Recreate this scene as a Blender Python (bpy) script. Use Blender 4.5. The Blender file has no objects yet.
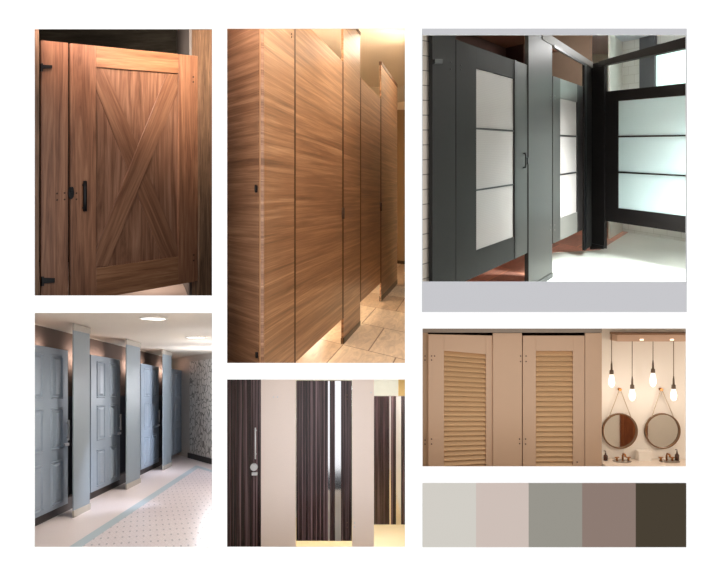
import bpy, bmesh, math, random
from mathutils import Vector as V
random.seed(7)
F = 700.0; CX = 360.0; CY = 288.0
CAM = V((0, 0, 5)); YB = 5.0
scene = bpy.context.scene
col = scene.collection

# ------------------------------------------------------------------ geometry helpers
def ray(px, py): return V(((px-CX)/F, 1.0, (CY-py)/F))
def at(px, py, Y): return CAM + ray(px, py)*Y
def vp(px, py): return ray(px, py).normalized()
UP = V((0, 0, 1)); XD = V((1, 0, 0))

class Pl:
    """a plane in the room: origin, two in-plane axes, normal"""
    def __init__(s, O, U, W=UP, flip=False):
        s.O = V(O); s.U = V(U).normalized(); s.W = V(W).normalized()
        s.N = s.U.cross(s.W).normalized()
        if flip: s.N = -s.N
    def hit(s, px, py):
        d = ray(px, py); t = (s.O-CAM).dot(s.N)/d.dot(s.N)
        return CAM + d*t
    def loc(s, p):
        r = p - s.O; a = s.U.dot(s.W)
        ru, rw = r.dot(s.U), r.dot(s.W); k = 1-a*a
        return ((ru-a*rw)/k, (rw-a*ru)/k)
    def uv(s, px, py): return s.loc(s.hit(px, py))
    def P(s, u, v, w=0): return s.O + s.U*u + s.W*v + s.N*w
    def shift(s, w): 
        q = Pl(s.O + s.N*w, s.U, s.W); q.N = s.N.copy(); return q

ROOM = None
def clip(pl, pts):
    """cut a polygon on a plane to the inside of the compartment being built"""
    if ROOM is None: return pts
    xl, xr, yt, yb = ROOM
    fs = [lambda q: q.x-(xl+.25-CX)/F*q.y, lambda q: (xr-.25-CX)/F*q.y-q.x, lambda q: (CY-yt-.25)/F*q.y-q.z, lambda q: q.z-(CY-yb+.25)/F*q.y, lambda q: q.y-(YB+.02)]
    for f in fs:
        if not pts: return pts
        out = []; val = [f(pl.P(u, v)-CAM) for (u, v) in pts]
        for i in range(len(pts)):
            j = (i+1) % len(pts); a, b = val[i], val[j]; p, q = pts[i], pts[j]
            if a >= 0: out.append(p)
            if (a >= 0) != (b >= 0):
                t = a/(a-b); out.append((p[0]+(q[0]-p[0])*t, p[1]+(q[1]-p[1])*t))
        pts = out
    return pts
class MB:
    def __init__(s): s.v = []; s.f = []; s.uv = []; s.sm = []
    def poly(s, pl, pts, w0=-0.02, w1=0.0, rot=False, off=(0, 0)):
        pts = clip(pl, pts)
        if len(pts) < 3: return s
        n = len(pts); b = len(s.v)
        for (u, v) in pts: s.v.append(pl.P(u, v, w1))
        for (u, v) in pts: s.v.append(pl.P(u, v, w0))
        def T(u, v, du=0): 
            a = (u+off[0]+du, v+off[1]); return (a[1], a[0]) if rot else a
        s.f.append(list(range(b, b+n))); s.uv.append([T(*p) for p in pts]); s.sm.append(False)
        s.f.append([b+n+i for i in range(n)][::-1]); s.uv.append([T(*p) for p in pts][::-1]); s.sm.append(False)
        th = w1-w0
        for i in range(n):
            j = (i+1) % n
            s.f.append([b+i, b+n+i, b+n+j, b+j]); s.sm.append(False)
            s.uv.append([T(*pts[i]), T(*pts[i], th), T(*pts[j], th), T(*pts[j])])
        return s
    def q(s, pl, px, w0=-0.02, w1=0.0, rot=False, off=(0, 0)):
        return s.poly(pl, [pl.uv(*p) for p in px], w0, w1, rot, off)
    def box(s, pl, u0, u1, v0, v1, w0, w1, rot=False, off=(0, 0)):
        return s.poly(pl, [(u0, v0), (u1, v0), (u1, v1), (u0, v1)], w0, w1, rot, off)
    def raised(s, pl, pts, w0, w1, inset, iu=None):
        """a panel with sloping sides (fielded panel)"""
        n = len(pts); b = len(s.v); cu = sum(p[0] for p in pts)/n; cv = sum(p[1] for p in pts)/n
        inn = []
        for (u, v) in pts:
            inn.append((u + (1 if u < cu else -1)*(iu or inset), v + (inset if v < cv else -inset)))
        for (u, v) in pts: s.v.append(pl.P(u, v, w0))
        for (u, v) in inn: s.v.append(pl.P(u, v, w1))
        s.f.append([b+n+i for i in range(n)]); s.uv.append(inn); s.sm.append(False)
        s.f.append([b+i for i in range(n)][::-1]); s.uv.append(pts[::-1]); s.sm.append(False)
        for i in range(n):
            j = (i+1) % n
            s.f.append([b+i, b+j, b+n+j, b+n+i]); s.sm.append(False)
            s.uv.append([pts[i], pts[j], inn[j], inn[i]])
        return s
    def hexa(s, c):
        """8 corners: 4 + 4"""
        b = len(s.v); s.v += [V(p) for p in c]
        for f in ((0,1,2,3), (7,6,5,4), (0,4,5,1), (1,5,6,2), (2,6,7,3), (3,7,4,0)):
            s.f.append([b+i for i in f]); s.sm.append(False)
            n = (s.v[b+f[1]]-s.v[b+f[0]]).cross(s.v[b+f[2]]-s.v[b+f[0]])
            k = max(range(3), key=lambda i: abs(n[i]))
            s.uv.append([tuple(s.v[b+i][m] for m in range(3) if m != k) for i in f])
        return s
    def tube(s, pts, r, n=10, radii=None):
        pts = [V(p) for p in pts]; m = len(pts); b = len(s.v)
        for k, p in enumerate(pts):
            d = (pts[min(k+1, m-1)]-pts[max(k-1, 0)]).normalized()
            a = d.cross(V((0.3, 0.2, 1)) if abs(d.z) < .9 else V((1, 0, 0.1))).normalized(); c = d.cross(a)
            rr = radii[k] if radii else r
            for i in range(n):
                t = 2*math.pi*i/n; s.v.append(p + a*math.cos(t)*rr + c*math.sin(t)*rr)
        for k in range(m-1):
            for i in range(n):
                j = (i+1) % n
                s.f.append([b+k*n+i, b+k*n+j, b+(k+1)*n+j, b+(k+1)*n+i]); s.sm.append(True)
                s.uv.append([(i/n, k), ((i+1)/n, k), ((i+1)/n, k+1), (i/n, k+1)])
        for k in (0, m-1):
            f = [b+k*n+i for i in range(n)]
            s.f.append(f); s.sm.append(False); s.uv.append([(0, 0)]*n)
        return s
    def disc(s, pl, px, py, r, w0, w1, n=24, ry=None):
        h = pl.hit(px, py); u, v = pl.loc(h)
        k = (h-CAM).y/F
        a = r*k; c = (ry or r)*k
        return s.poly(pl, [(u+a*math.cos(2*math.pi*i/n), v+c*math.sin(2*math.pi*i/n)) for i in range(n)], w0, w1)
    def ring(s, O, U, W, N, r0, r1, w0, w1, n=48):
        b = len(s.v)
        for i in range(n):
            t = 2*math.pi*i/n; d = U*math.cos(t)+W*math.sin(t)
            for (r, w) in ((r0, w0), (r1, w0), (r1, w1), (r0, w1)): s.v.append(O+d*r+N*w)
        for i in range(n):
            j = (i+1) % n
            for k in range(4):
                l = (k+1) % 4
                s.f.append([b+4*i+k, b+4*j+k, b+4*j+l, b+4*i+l]); s.sm.append(False); s.uv.append([(i/n, k/4), ((i+1)/n, k/4), ((i+1)/n, l/4), (i/n, l/4)])
        return s
    def build(s, name, m, parent=None, bev=0.0):
        me = bpy.data.meshes.new(name); root = V((0, 0, 0))
        p = parent
        if p is not None:
            root = V(p['_o'])
        me.from_pydata([tuple(q-root) for q in s.v], [], s.f)
        uvl = me.uv_layers.new(name='UVMap'); k = 0
        for fi, poly in enumerate(me.polygons):
            for j in range(poly.loop_total):
                uvl.data[poly.loop_start+j].uv = s.uv[fi][j]
            poly.use_smooth = s.sm[fi]
        bm = bmesh.new(); bm.from_mesh(me); bmesh.ops.recalc_face_normals(bm, faces=bm.faces); bm.to_mesh(me); bm.free()
        me.materials.append(m)
        o = bpy.data.objects.new(name, me); col.objects.link(o)
        o['_o'] = tuple(root)
        if parent is not None: o.parent = parent
        if bev:
            md = o.modifiers.new('bevel', 'BEVEL'); md.width = bev; md.segments = 2; md.limit_method = 'ANGLE'
        return o

def thing(name, label, cat, base, group=None):
    o = bpy.data.objects.new(name, None); col.objects.link(o)
    o.location = base; o['_o'] = tuple(base); o.empty_display_size = 0.05
    o['label'] = label; o['category'] = cat; o['kind'] = 'thing'
    if group: o['group'] = group
    return o
def struct(name, mb, m, bev=0):
    o = mb.build(name, m, None, bev); o['kind'] = 'structure'; return o
def tag(o, label, cat, group=None):
    o['label'] = label; o['category'] = cat; o['kind'] = 'thing'
    if group: o['group'] = group
    return o

# ------------------------------------------------------------------ materials
def lin(c):
    r = []
    for x in c:
        x = x/255.0
        r.append(x/12.92 if x <= .04045 else ((x+.055)/1.055)**2.4)
    return (r[0], r[1], r[2], 1.0)
def new_mat(name):
    m = bpy.data.materials.new(name); m.use_nodes = True
    nt = m.node_tree; b = nt.nodes['Principled BSDF']; return m, nt, b
def plain(name, c, rough=.5, metal=0, spec=.5, var=.06, scale=8, bump=0, bscale=200):
    m, nt, b = new_mat(name)
    b.inputs['Roughness'].default_value = rough; b.inputs['Metallic'].default_value = metal
    b.inputs['Specular IOR Level'].default_value = spec
    uv = nt.nodes.new('ShaderNodeUVMap')
    no = nt.nodes.new('ShaderNodeTexNoise'); no.inputs['Scale'].default_value = scale; no.inputs['Detail'].default_value = 4
    nt.links.new(uv.outputs[0], no.inputs['Vector'])
    mx = nt.nodes.new('ShaderNodeMix'); mx.data_type = 'RGBA'
    L = lin(c)
    mx.inputs[6].default_value = tuple(x*(1-var) for x in L[:3])+(1,)
    mx.inputs[7].default_value = tuple(min(1, x*(1+var)) for x in L[:3])+(1,)
    nt.links.new(no.outputs[0], mx.inputs[0]); nt.links.new(mx.outputs[2], b.inputs['Base Color'])
    if bump:
        n2 = nt.nodes.new('ShaderNodeTexNoise'); n2.inputs['Scale'].default_value = bscale
        nt.links.new(uv.outputs[0], n2.inputs['Vector'])
        bu = nt.nodes.new('ShaderNodeBump'); bu.inputs['Strength'].default_value = bump; bu.inputs['Distance'].default_value = .002
        nt.links.new(n2.outputs[0], bu.inputs['Height']); nt.links.new(bu.outputs[0], b.inputs['Normal'])
    return m
def wood(name, cs, sx, sy, rough=.4, spec=.5, dist=1.2, detail=6, fine=(1, 1), ripple=0.0):
    """cs: dark, mid, light; sx, sy: noise frequency across the two surface axes (metres)"""
    m, nt, b = new_mat(name)
    b.inputs['Roughness'].default_value = rough; b.inputs['Specular IOR Level'].default_value = spec
    uv = nt.nodes.new('ShaderNodeUVMap')
    def mapped(a, c):
        mp = nt.nodes.new('ShaderNodeMapping'); mp.inputs['Scale'].default_value = (a, c, 1)
        nt.links.new(uv.outputs[0], mp.inputs['Vector']); return mp
    n1 = nt.nodes.new('ShaderNodeTexNoise'); n1.inputs['Scale'].default_value = 1; n1.inputs['Detail'].default_value = detail
    n1.inputs['Distortion'].default_value = dist; n1.inputs['Roughness'].default_value = .62
    nt.links.new(mapped(sx, sy).outputs[0], n1.inputs['Vector'])
    n2 = nt.nodes.new('ShaderNodeTexNoise'); n2.inputs['Scale'].default_value = 1; n2.inputs['Detail'].default_value = 3
    nt.links.new(mapped(sx*6*fine[0], sy*6*fine[1]).outputs[0], n2.inputs['Vector'])
    ad = nt.nodes.new('ShaderNodeMath'); ad.operation = 'MULTIPLY_ADD'; ad.inputs[1].default_value = .3
    nt.links.new(n2.outputs[0], ad.inputs[0]); nt.links.new(n1.outputs[0], ad.inputs[2])
    cr = nt.nodes.new('ShaderNodeValToRGB'); e = cr.color_ramp.elements
    e[0].position = .42; e[0].color = lin(cs[0]); e[1].position = .86; e[1].color = lin(cs[2])
    k = e.new(.64); k.color = lin(cs[1])
    nt.links.new(ad.outputs[0], cr.inputs[0]); nt.links.new(cr.outputs[0], b.inputs['Base Color'])
    return m
def tiles(name, c1, c2, mortar, bw, bh, ms=.004, rough=.35, offset=.5, squash=1, rot=0, spec=.5, mottling=.0):
    m, nt, b = new_mat(name); b.inputs['Roughness'].default_value = rough; b.inputs['Specular IOR Level'].default_value = spec
    uv = nt.nodes.new('ShaderNodeUVMap')
    mp = nt.nodes.new('ShaderNodeMapping'); mp.inputs['Rotation'].default_value = (0, 0, rot)
    nt.links.new(uv.outputs[0], mp.inputs['Vector'])
    br = nt.nodes.new('ShaderNodeTexBrick'); br.offset = offset
    br.inputs['Color1'].default_value = lin(c1); br.inputs['Color2'].default_value = lin(c2); br.inputs['Mortar'].default_value = lin(mortar)
    br.inputs['Scale'].default_value = 1; br.inputs['Mortar Size'].default_value = ms
    br.inputs['Brick Width'].default_value = bw; br.inputs['Row Height'].default_value = bh; br.inputs['Mortar Smooth'].default_value = .2
    nt.links.new(mp.outputs[0], br.inputs['Vector'])
    out = br.outputs['Color']
    if mottling:
        no = nt.nodes.new('ShaderNodeTexNoise'); no.inputs['Scale'].default_value = 3; no.inputs['Detail'].default_value = 6; no.inputs['Distortion'].default_value = 1.5
        mp2 = nt.nodes.new('ShaderNodeMapping'); mp2.inputs['Scale'].default_value = (3, .8, 1)
        nt.links.new(uv.outputs[0], mp2.inputs['Vector']); nt.links.new(mp2.outputs[0], no.inputs['Vector'])
        mr = nt.nodes.new('ShaderNodeMapRange'); mr.inputs[1].default_value = .3; mr.inputs[2].default_value = .7
        mr.inputs[3].default_value = 1-mottling; mr.inputs[4].default_value = 1+mottling*.4
        nt.links.new(no.outputs[0], mr.inputs[0])
        mu = nt.nodes.new('ShaderNodeVectorMath'); mu.operation = 'SCALE'
        nt.links.new(out, mu.inputs[0]); nt.links.new(mr.outputs[0], mu.inputs['Scale']); out = mu.outputs[0]
    nt.links.new(out, b.inputs['Base Color'])
    return m
def dotted(name, base, dot, s, r, rough=.3):
    """mosaic floor: small square dots on a diagonal grid"""
    m, nt, b = new_mat(name); b.inputs['Roughness'].default_value = rough
    uv = nt.nodes.new('ShaderNodeUVMap')
    mp = nt.nodes.new('ShaderNodeMapping'); mp.inputs['Rotation'].default_value = (0, 0, math.pi/4); mp.inputs['Scale'].default_value = (1/s, 1/s, 1)
    nt.links.new(uv.outputs[0], mp.inputs['Vector'])
    fr = nt.nodes.new('ShaderNodeVectorMath'); fr.operation = 'FRACTION'; nt.links.new(mp.outputs[0], fr.inputs[0])
    su = nt.nodes.new('ShaderNodeVectorMath'); su.operation = 'SUBTRACT'; su.inputs[1].default_value = (.5, .5, 0); nt.links.new(fr.outputs[0], su.inputs[0])
    le = nt.nodes.new('ShaderNodeVectorMath'); le.operation = 'LENGTH'; nt.links.new(su.outputs[0], le.inputs[0])
    lt = nt.nodes.new('ShaderNodeMath'); lt.operation = 'LESS_THAN'; lt.inputs[1].default_value = r; nt.links.new(le.outputs['Value'], lt.inputs[0])
    mx = nt.nodes.new('ShaderNodeMix'); mx.data_type = 'RGBA'; mx.inputs[6].default_value = lin(base); mx.inputs[7].default_value = lin(dot)
    nt.links.new(lt.outputs[0], mx.inputs[0])
    # fine grout grid of little tiles
    br = nt.nodes.new('ShaderNodeTexBrick'); br.offset = .5
    br.inputs['Color1'].default_value = (1, 1, 1, 1); br.inputs['Color2'].default_value = (.95, .94, .95, 1); br.inputs['Mortar'].default_value = (.82, .78, .78, 1)
    br.inputs['Scale'].default_value = 1; br.inputs['Brick Width'].default_value = s*.5; br.inputs['Row Height'].default_value = s*.5; br.inputs['Mortar Size'].default_value = s*.02
    nt.links.new(uv.outputs[0], br.inputs['Vector'])
    mu = nt.nodes.new('ShaderNodeVectorMath'); mu.operation = 'MULTIPLY'
    nt.links.new(mx.outputs[2], mu.inputs[0]); nt.links.new(br.outputs['Color'], mu.inputs[1])
    nt.links.new(mu.outputs[0], b.inputs['Base Color'])
    return m
def damask(name, light, dark, s):
    """scrolling wallpaper"""
    m, nt, b = new_mat(name); b.inputs['Roughness'].default_value = .6
    uv = nt.nodes.new('ShaderNodeUVMap')
    vo = nt.nodes.new('ShaderNodeTexVoronoi'); vo.feature = 'DISTANCE_TO_EDGE'; vo.inputs['Scale'].default_value = s; vo.inputs['Randomness'].default_value = .75
    no = nt.nodes.new('ShaderNodeTexNoise'); no.inputs['Scale'].default_value = s*.8
    ad = nt.nodes.new('ShaderNodeVectorMath'); ad.operation = 'MULTIPLY_ADD'; ad.inputs[1].default_value = (.12, .12, 0)
    nt.links.new(uv.outputs[0], no.inputs['Vector']); nt.links.new(no.outputs['Color'], ad.inputs[0]); nt.links.new(uv.outputs[0], ad.inputs[2])
    nt.links.new(ad.outputs[0], vo.inputs['Vector'])
    cr = nt.nodes.new('ShaderNodeValToRGB'); e = cr.color_ramp.elements
    e[0].position = .02; e[0].color = lin(dark); e[1].position = .07; e[1].color = lin(light)
    nt.links.new(vo.outputs['Distance'], cr.inputs[0]); nt.links.new(cr.outputs[0], b.inputs['Base Color'])
    return m
def emit(name, c, strength):
    m, nt, b = new_mat(name); b.inputs['Base Color'].default_value = lin(c)
    b.inputs['Emission Color'].default_value = lin(c); b.inputs['Emission Strength'].default_value = strength
    return m
def pane(name, c, rough=.25, scale=60, depth=.15):
    """textured frosted glass seen as a pale sheet"""
    m, nt, b = new_mat(name); b.inputs['Roughness'].default_value = rough
    uv = nt.nodes.new('ShaderNodeUVMap')
    wv = nt.nodes.new('ShaderNodeTexVoronoi'); wv.inputs['Scale'].default_value = scale; wv.inputs['Randomness'].default_value = .15
    nt.links.new(uv.outputs[0], wv.inputs['Vector'])
    mx = nt.nodes.new('ShaderNodeMix'); mx.data_type = 'RGBA'; L = lin(c)
    mx.inputs[6].default_value = L; mx.inputs[7].default_value = tuple(x*(1-depth) for x in L[:3])+(1,)
    nt.links.new(wv.outputs['Distance'], mx.inputs[0]); nt.links.new(mx.outputs[2], b.inputs['Base Color'])
    return m

# ------------------------------------------------------------------ lights
def area(name, loc, target, sx, sy, power, c=(255, 255, 255), spread=180):
    l = bpy.data.lights.new(name, 'AREA'); l.shape = 'RECTANGLE'; l.size = sx; l.size_y = sy; l.energy = power
    l.color = lin(c)[:3]; l.spread = math.radians(spread)
    o = bpy.data.objects.new(name, l); col.objects.link(o); o.location = loc
    o.rotation_euler = (V(target)-V(loc)).to_track_quat('-Z', 'Y').to_euler(); return o
def point(name, loc, power, c=(255, 255, 255), r=.05):
    l = bpy.data.lights.new(name, 'POINT'); l.energy = power; l.color = lin(c)[:3]; l.shadow_soft_size = r
    o = bpy.data.objects.new(name, l); col.objects.link(o); o.location = loc; return o
def spot(name, loc, target, power, angle, c=(255, 255, 255), r=.05, blend=.6):
    l = bpy.data.lights.new(name, 'SPOT'); l.energy = power; l.color = lin(c)[:3]; l.shadow_soft_size = r
    l.spot_size = math.radians(angle); l.spot_blend = blend
    o = bpy.data.objects.new(name, l); col.objects.link(o); o.location = loc
    o.rotation_euler = (V(target)-V(loc)).to_track_quat('-Z', 'Y').to_euler(); return o

# ------------------------------------------------------------------ world and camera
w = bpy.data.worlds.new('daylight'); scene.world = w; w.use_nodes = True
EW = 1.22
w.node_tree.nodes['Background'].inputs[0].default_value = (1, 1, 1, 1)
w.node_tree.nodes['Background'].inputs[1].default_value = EW
cam = bpy.data.cameras.new('camera'); co = bpy.data.objects.new('camera', cam); col.objects.link(co)
cam.sensor_width = 36; cam.lens = 36*F/720; cam.clip_end = 100
co.location = CAM; co.rotation_euler = (math.pi/2, 0, 0); scene.camera = co
scene.view_settings.view_transform = 'Standard'; scene.view_settings.look = 'None'
scene.view_settings.exposure = 0; scene.view_settings.gamma = 1; scene.view_settings.use_curve_mapping = False
scene.cycles.max_bounces = 8; scene.cycles.diffuse_bounces = 4; scene.cycles.glossy_bounces = 4

# ------------------------------------------------------------------ the white display wall with six openings
board = Pl(at(CX, CY, YB), XD)
M_board = plain('white_board', (248, 248, 248), .8, spec=.1, var=0)
openings = [(34.5, 212, 29, 295.5), (227, 405, 28.5, 363), (422.5, 686, 35, 281.5), (34.5, 211.5, 313, 547), (227, 405, 379.5, 547), (422.5, 686, 328.5, 466.5)]
mb = MB()
X0, X1, Y0, Y1 = -260, 1240, -160, 760
def rectb(x0, x1, y0, y1):
    if x1 > x0 and y1 > y0: mb.q(board, [(x0, y1), (x1, y1), (x1, y0), (x0, y0)], -.006, 0)
cols_ = [(X0, 34.5, []), (34.5, 212, [(29, 295.5), (313, 547)]), (212, 227, []), (227, 405, [(28.5, 363), (379.5, 547)]), (405, 422.5, []),
         (422.5, 686, [(35, 281.5), (328.5, 466.5)]), (686, X1, [])]
for (a, b_, ops) in cols_:
    y = Y0
    for (t, bt) in ops: rectb(a, b_, y, t); y = bt
    rectb(a, b_, y, Y1)
struct('wall_front', mb, M_board)

# grey mounting card round the third picture
M_card = plain('grey_card', (184, 184, 188), .7, spec=.1, var=0)
mb = MB()
for r in ((422, 686.5, 28.8, 35), (422, 686.5, 281.5, 312)): mb.q(board, [(r[0], r[3]), (r[1], r[3]), (r[1], r[2]), (r[0], r[2])], 0.0005, .004)
for r in ((421.9, 422.5, 35, 281.5), (686, 686.6, 35, 281.5)): mb.q(board, [(r[0], r[3]), (r[1], r[3]), (r[1], r[2]), (r[0], r[2])], 0.0005, .004)
tag(mb.build('mounting_card', M_card), 'pale grey mounting card framing the picture of black stalls, broad strip along its bottom', 'card')

# five colour swatches
sw = [((422.5, 476), (213, 209, 201), 'pale warm grey paint swatch at the left end of the row of five', ),
      ((476, 528.5), (209, 194, 186), 'dusty pink paint swatch beside the pale grey one'),
      ((528.5, 582), (154, 151, 142), 'mid grey green paint swatch in the middle of the row of five'),
      ((582, 635.5), (143, 125, 116), 'mauve brown paint swatch between the grey green and the darkest one'),
      ((635.5, 686), (73, 65, 53), 'very dark olive brown paint swatch at the right end of the row')]
for (xa, xb), c, lab in sw:
    L = lin(c); m, nt, b = new_mat('paint'); b.inputs['Base Color'].default_value = tuple(x/EW for x in L[:3])+(1,)
    b.inputs['Roughness'].default_value = .9; b.inputs['Specular IOR Level'].default_value = 0
    mb = MB().q(board, [(xa, 547), (xb, 547), (xb, 483), (xa, 483)], .0005, .004)
    tag(mb.build('colour_swatch', m), lab, 'swatch', 'paint swatches in a row')

# ------------------------------------------------------------------ compartment shells behind the wall
def shell(xl, xr, yt, yb, Yb, m, mc=None, mf=None, back=True):
    global ROOM
    ROOM = (xl, xr, yt, yb)
    Ya = YB+.008; t = 1.3
    def slab(name, x0, x1, y0, y1, mm):
        c = [at(x0, y1, Ya), at(x1, y1, Ya), at(x1, y0, Ya), at(x0, y0, Ya)] + [at(x0, y1, Yb), at(x1, y1, Yb), at(x1, y0, Yb), at(x0, y0, Yb)]
        struct(name, MB().hexa(c), mm)
    slab('wall_left', xl-t, xl, yt, yb, m); slab('wall_right', xr, xr+t, yt, yb, m)
    slab('ceiling', xl-t, xr+t, yt-t, yt, mc or m); slab('floor', xl-t, xr+t, yb, yb+t, mf or m)
    if back:
        c = [at(xl-t, yb+t, Yb), at(xr+t, yb+t, Yb), at(xr+t, yt-t, Yb), at(xl-t, yt-t, Yb)]
        struct('wall_back', MB().hexa(c+[q+V((0, .03, 0)) for q in c]), m)

# hardware materials
M_black = plain('black_metal', (26, 25, 27), .4, .3, var=.0)
M_screw = plain('screw_metal', (80, 55, 42), .4, .4, var=0)
M_chrome = plain('brushed_chrome', (226, 226, 230), .3, .35, var=0)

def screws(parent, pl, pts, r=.8, m=None, w=.004):
    for p in pts: MB().disc(pl, p[0], p[1], r, 0, w, 12).build('screw', m or M_screw, parent)
def pull(parent, pl, x, y0, y1, rpx, out, m, name='handle'):
    """vertical bar pull on two posts"""
    a = pl.hit(x, y0); b = pl.hit(x, y1); k = (a-CAM).y/F; r = rpx*k; n = pl.N
    a2 = a+n*out; b2 = b+n*out; d = (b-a)
    o = MB().tube([a2, b2], r, 12).build(name, m, parent)
    for t in (.12, .88): MB().tube([a+d*t-n*.001, a+d*t+n*out], r*.75, 10).build('mounting_post', m, o)
    return o

# unseen dark block added behind the camera to darken the polished strips' reflection
struct('reflection_block', MB().box(Pl(V((-1.8, -1, 1.0)), XD), 0, 3, -1, .76, -.4, 0), M_black)

# ================================================================== ROOM 1: barn style timber stall door
W1v = wood('walnut_upright', ((98, 62, 44), (142, 97, 72), (176, 128, 98)), 15, .8, .38, dist=1.6, fine=(1.5, 1))
W1h = wood('walnut_across', ((112, 73, 50), (150, 104, 74), (182, 134, 100)), 1.2, 24, .38, dist=.8)
W1b = wood('walnut_brace', ((94, 60, 43), (132, 91, 68), (162, 119, 92)), 10, .6, .36, dist=2.2, fine=(1.6, 1))
W1d = wood('walnut_post', ((78, 58, 42), (124, 94, 72), (164, 128, 100)), 34, 1.6, .5, dist=1.6)
W1p = wood('walnut_panel', ((90, 58, 42), (132, 92, 70), (166, 124, 100)), 8, .5, .36, dist=3.6, fine=(1.6, 1))
M1dark = wood('dark_boarding', ((34, 31, 27), (50, 46, 40), (66, 62, 54)), 1.0, 8, .8, spec=.1)
M1wall = plain('grey_plaster', (128, 120, 116), .7)
M1floor = plain('pink_stone', (232, 208, 196), .4)
shell(-60, 217, -90, 301, 11, M1dark, M1dark, M1dark)
A = Pl(at(70, 138, 5.6), vp(1011, 138))
def ln(pl_vp, x0, y0):
    """y of the line through (x0,y0) towards a vanishing point"""
    return lambda x: y0 + (pl_vp[1]-y0)*(x-x0)/(pl_vp[0]-x0)
v1 = (1011, 138)
top = ln(v1, 70, 43); bot = ln(v1, 198, 281)
# floor and inner walls
fl = Pl(A.hit(70, 330), XD, V((0, 1, A.U.z/A.U.y)))
if fl.N.z < 0: fl.N = -fl.N
struct('floor', MB().poly(fl, [(-2.6, -.4), (2.2, -.4), (2.2, 4), (-2.6, 4)], -.03, 0), M1floor)
f1 = fl.hit(188, 296); f2 = fl.hit(183, 284)
sw_ = Pl(f2, (f1-f2))
struct('wall_right', MB().poly(sw_, [(-2.0, -.05), (.75, -.05), (.75, 3), (-2.0, 3)], -.03, 0), M1wall)
mb = MB(); pb = Pl(at(100, 100, 8.2), XD)
struct('wall_back', mb.q(pb, [(-40, 262), (230, 262), (230, -60), (-40, -60)], -.03, 0), M1dark)
# posts at either side
mb = MB().q(A.shift(.02), [(22, 345), (39.3, 345), (39.3, 10), (22, 10)], -.10, 0)
tag(mb.build('wall_post', W1d, bev=.003), 'narrow light walnut wall post at the left edge of the cross braced stall', 'post')
mb = MB().q(A.shift(.015), [(199.2, 330), (226, 330), (226, 5), (199.2, 5)], -.12, 0, off=(3, 1))
tag(mb.build('wall_post', W1d, bev=.003), 'rough dark walnut wall post to the right of the cross braced door', 'post')
# pilaster
p = thing('stall_pilaster', 'narrow walnut pilaster left of the cross braced door, black brackets at its edge', 'pilaster', A.hit(55, 325))
MB().q(A, [(41.3, 325), (68.2, 325), (68.2, top(68.2)), (41.3, top(41.3))], -.03, 0, off=(1.3, 2)).build('panel', W1v, p, .003)
for (xa, xb, ya, yb_) in ((39.6, 51.5, 65, 69.2), (40.5, 54, 277.5, 283.5)):
    mb = MB().q(A, [(xa, yb_), (xb, yb_-.8), (xb, ya+.6), (xa, ya)], .0, .018)
    mb.q(A, [(xa, yb_+2.5), (xa+2, yb_+2.5), (xa+2, ya-1.0), (xa, ya-1.0)], .0, .03)
    mb.build('wall_bracket', M_black, p, .002)
screws(p, A, [(57, 193.5), (57, 200), (64.5, 193), (64.5, 199.5)], .9)
# door
d = thing('stall_door', 'walnut stall door with crossed diagonal braces and black pull handle', 'stall door', A.hit(134, 292))
L0, L1, R0, R1 = 70.6, 96.3, 178.6, 197.8
MB().q(A, [(L0, bot(L0)), (L1, bot(L1)), (L1, top(L1)), (L0, top(L0))], -.035, 0, off=(5, 3)).build('stile', W1v, d, .003)
MB().q(A, [(R0, bot(R0)), (R1, bot(R1)), (R1, top(R1)), (R0, top(R0))], -.035, 0, off=(9, 1)).build('stile', W1v, d, .003)
rt = ln(v1, 96.3, 67); rb = ln(v1, 96.3, 268)
MB().q(A, [(L1, rt(L1)), (R0, rt(R0)), (R0, top(R0)), (L1, top(L1))], -.035, -.0005).build('rail', W1h, d, .003)
MB().q(A, [(L1, bot(L1)), (R0, bot(R0)), (R0, rb(R0)), (L1, rb(L1))], -.035, -.0005, off=(2, 4)).build('rail', W1h, d, .003)
MB().q(A, [(L1-1, rb(L1)+2), (R0+1, rb(R0)+2), (R0+1, rt(R0)-2), (L1-1, rt(L1)-2)], -.03, -.020, off=(2, 7)).build('infill_panel', W1p, d)
infill = [o for o in col.objects if o.name == 'infill_panel'][0]
def brace(pts, w0, w1, off):
    uvp = [A.uv(*q) for q in pts]
    dx = V(uvp[1])-V(uvp[0]); L = dx.length; e = dx/L; n = V((-e.y, e.x))
    mb = MB(); mb.poly(A, uvp, w0, w1)
    for k in range(len(mb.uv)):
        mb.uv[k] = [(V(q).dot(n)+off[0], V(q).dot(e)+off[1]) for q in mb.uv[k]]
    mb.build('brace', W1b, infill, .002)
brace([(96.4, 88), (163, 257.5+1), (177, 255.8+1.5), (178, 246), (107, 68.5), (96.4, 67.5)], -.0198, -.010, (3.3, 1))
brace([(92+4.5, 250), (167.5, 73.8), (178, 74.4), (178, 93), (108, 266), (96.4, 267)], -.0197, -.005, (7.1, 2))
pull(d, A, 83.3, 181.5, 211.5, 1.9, .03, M_black)
mb = MB().disc(A, 70.6, 193, 3.0, 0, .016, 20, 6.2); mb.disc(A, 70.6, 190, 1.7, .016, .03, 16, 3); mb.build('latch', M_black, d, .002)
screws(d, A, [(76.3, 193.2), (76.3, 199.3), (193.2, 77), (193.2, 82), (193.6, 255), (193.6, 260.5)], .9)
# unseen warm lamps added above the opening to brighten the door's upper part
area('overhead_light', at(190, -20, 5.14), A.hit(180, 60)+V((0, .1, .12)), .5, .12, 22, (255, 238, 220), 95)
area('overhead_light', at(60, -25, 5.1), A.hit(80, 60)+V((0, .1, .12)), .5, .12, 7, (255, 232, 222), 95)
point('stall_fill', at(120, 60, 7.0), 9, (255, 236, 220), .1)  # unseen points added behind the door to light the stall interior
point('stall_fill', at(150, 250, 7.0), 7, (255, 236, 220), .1)

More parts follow.
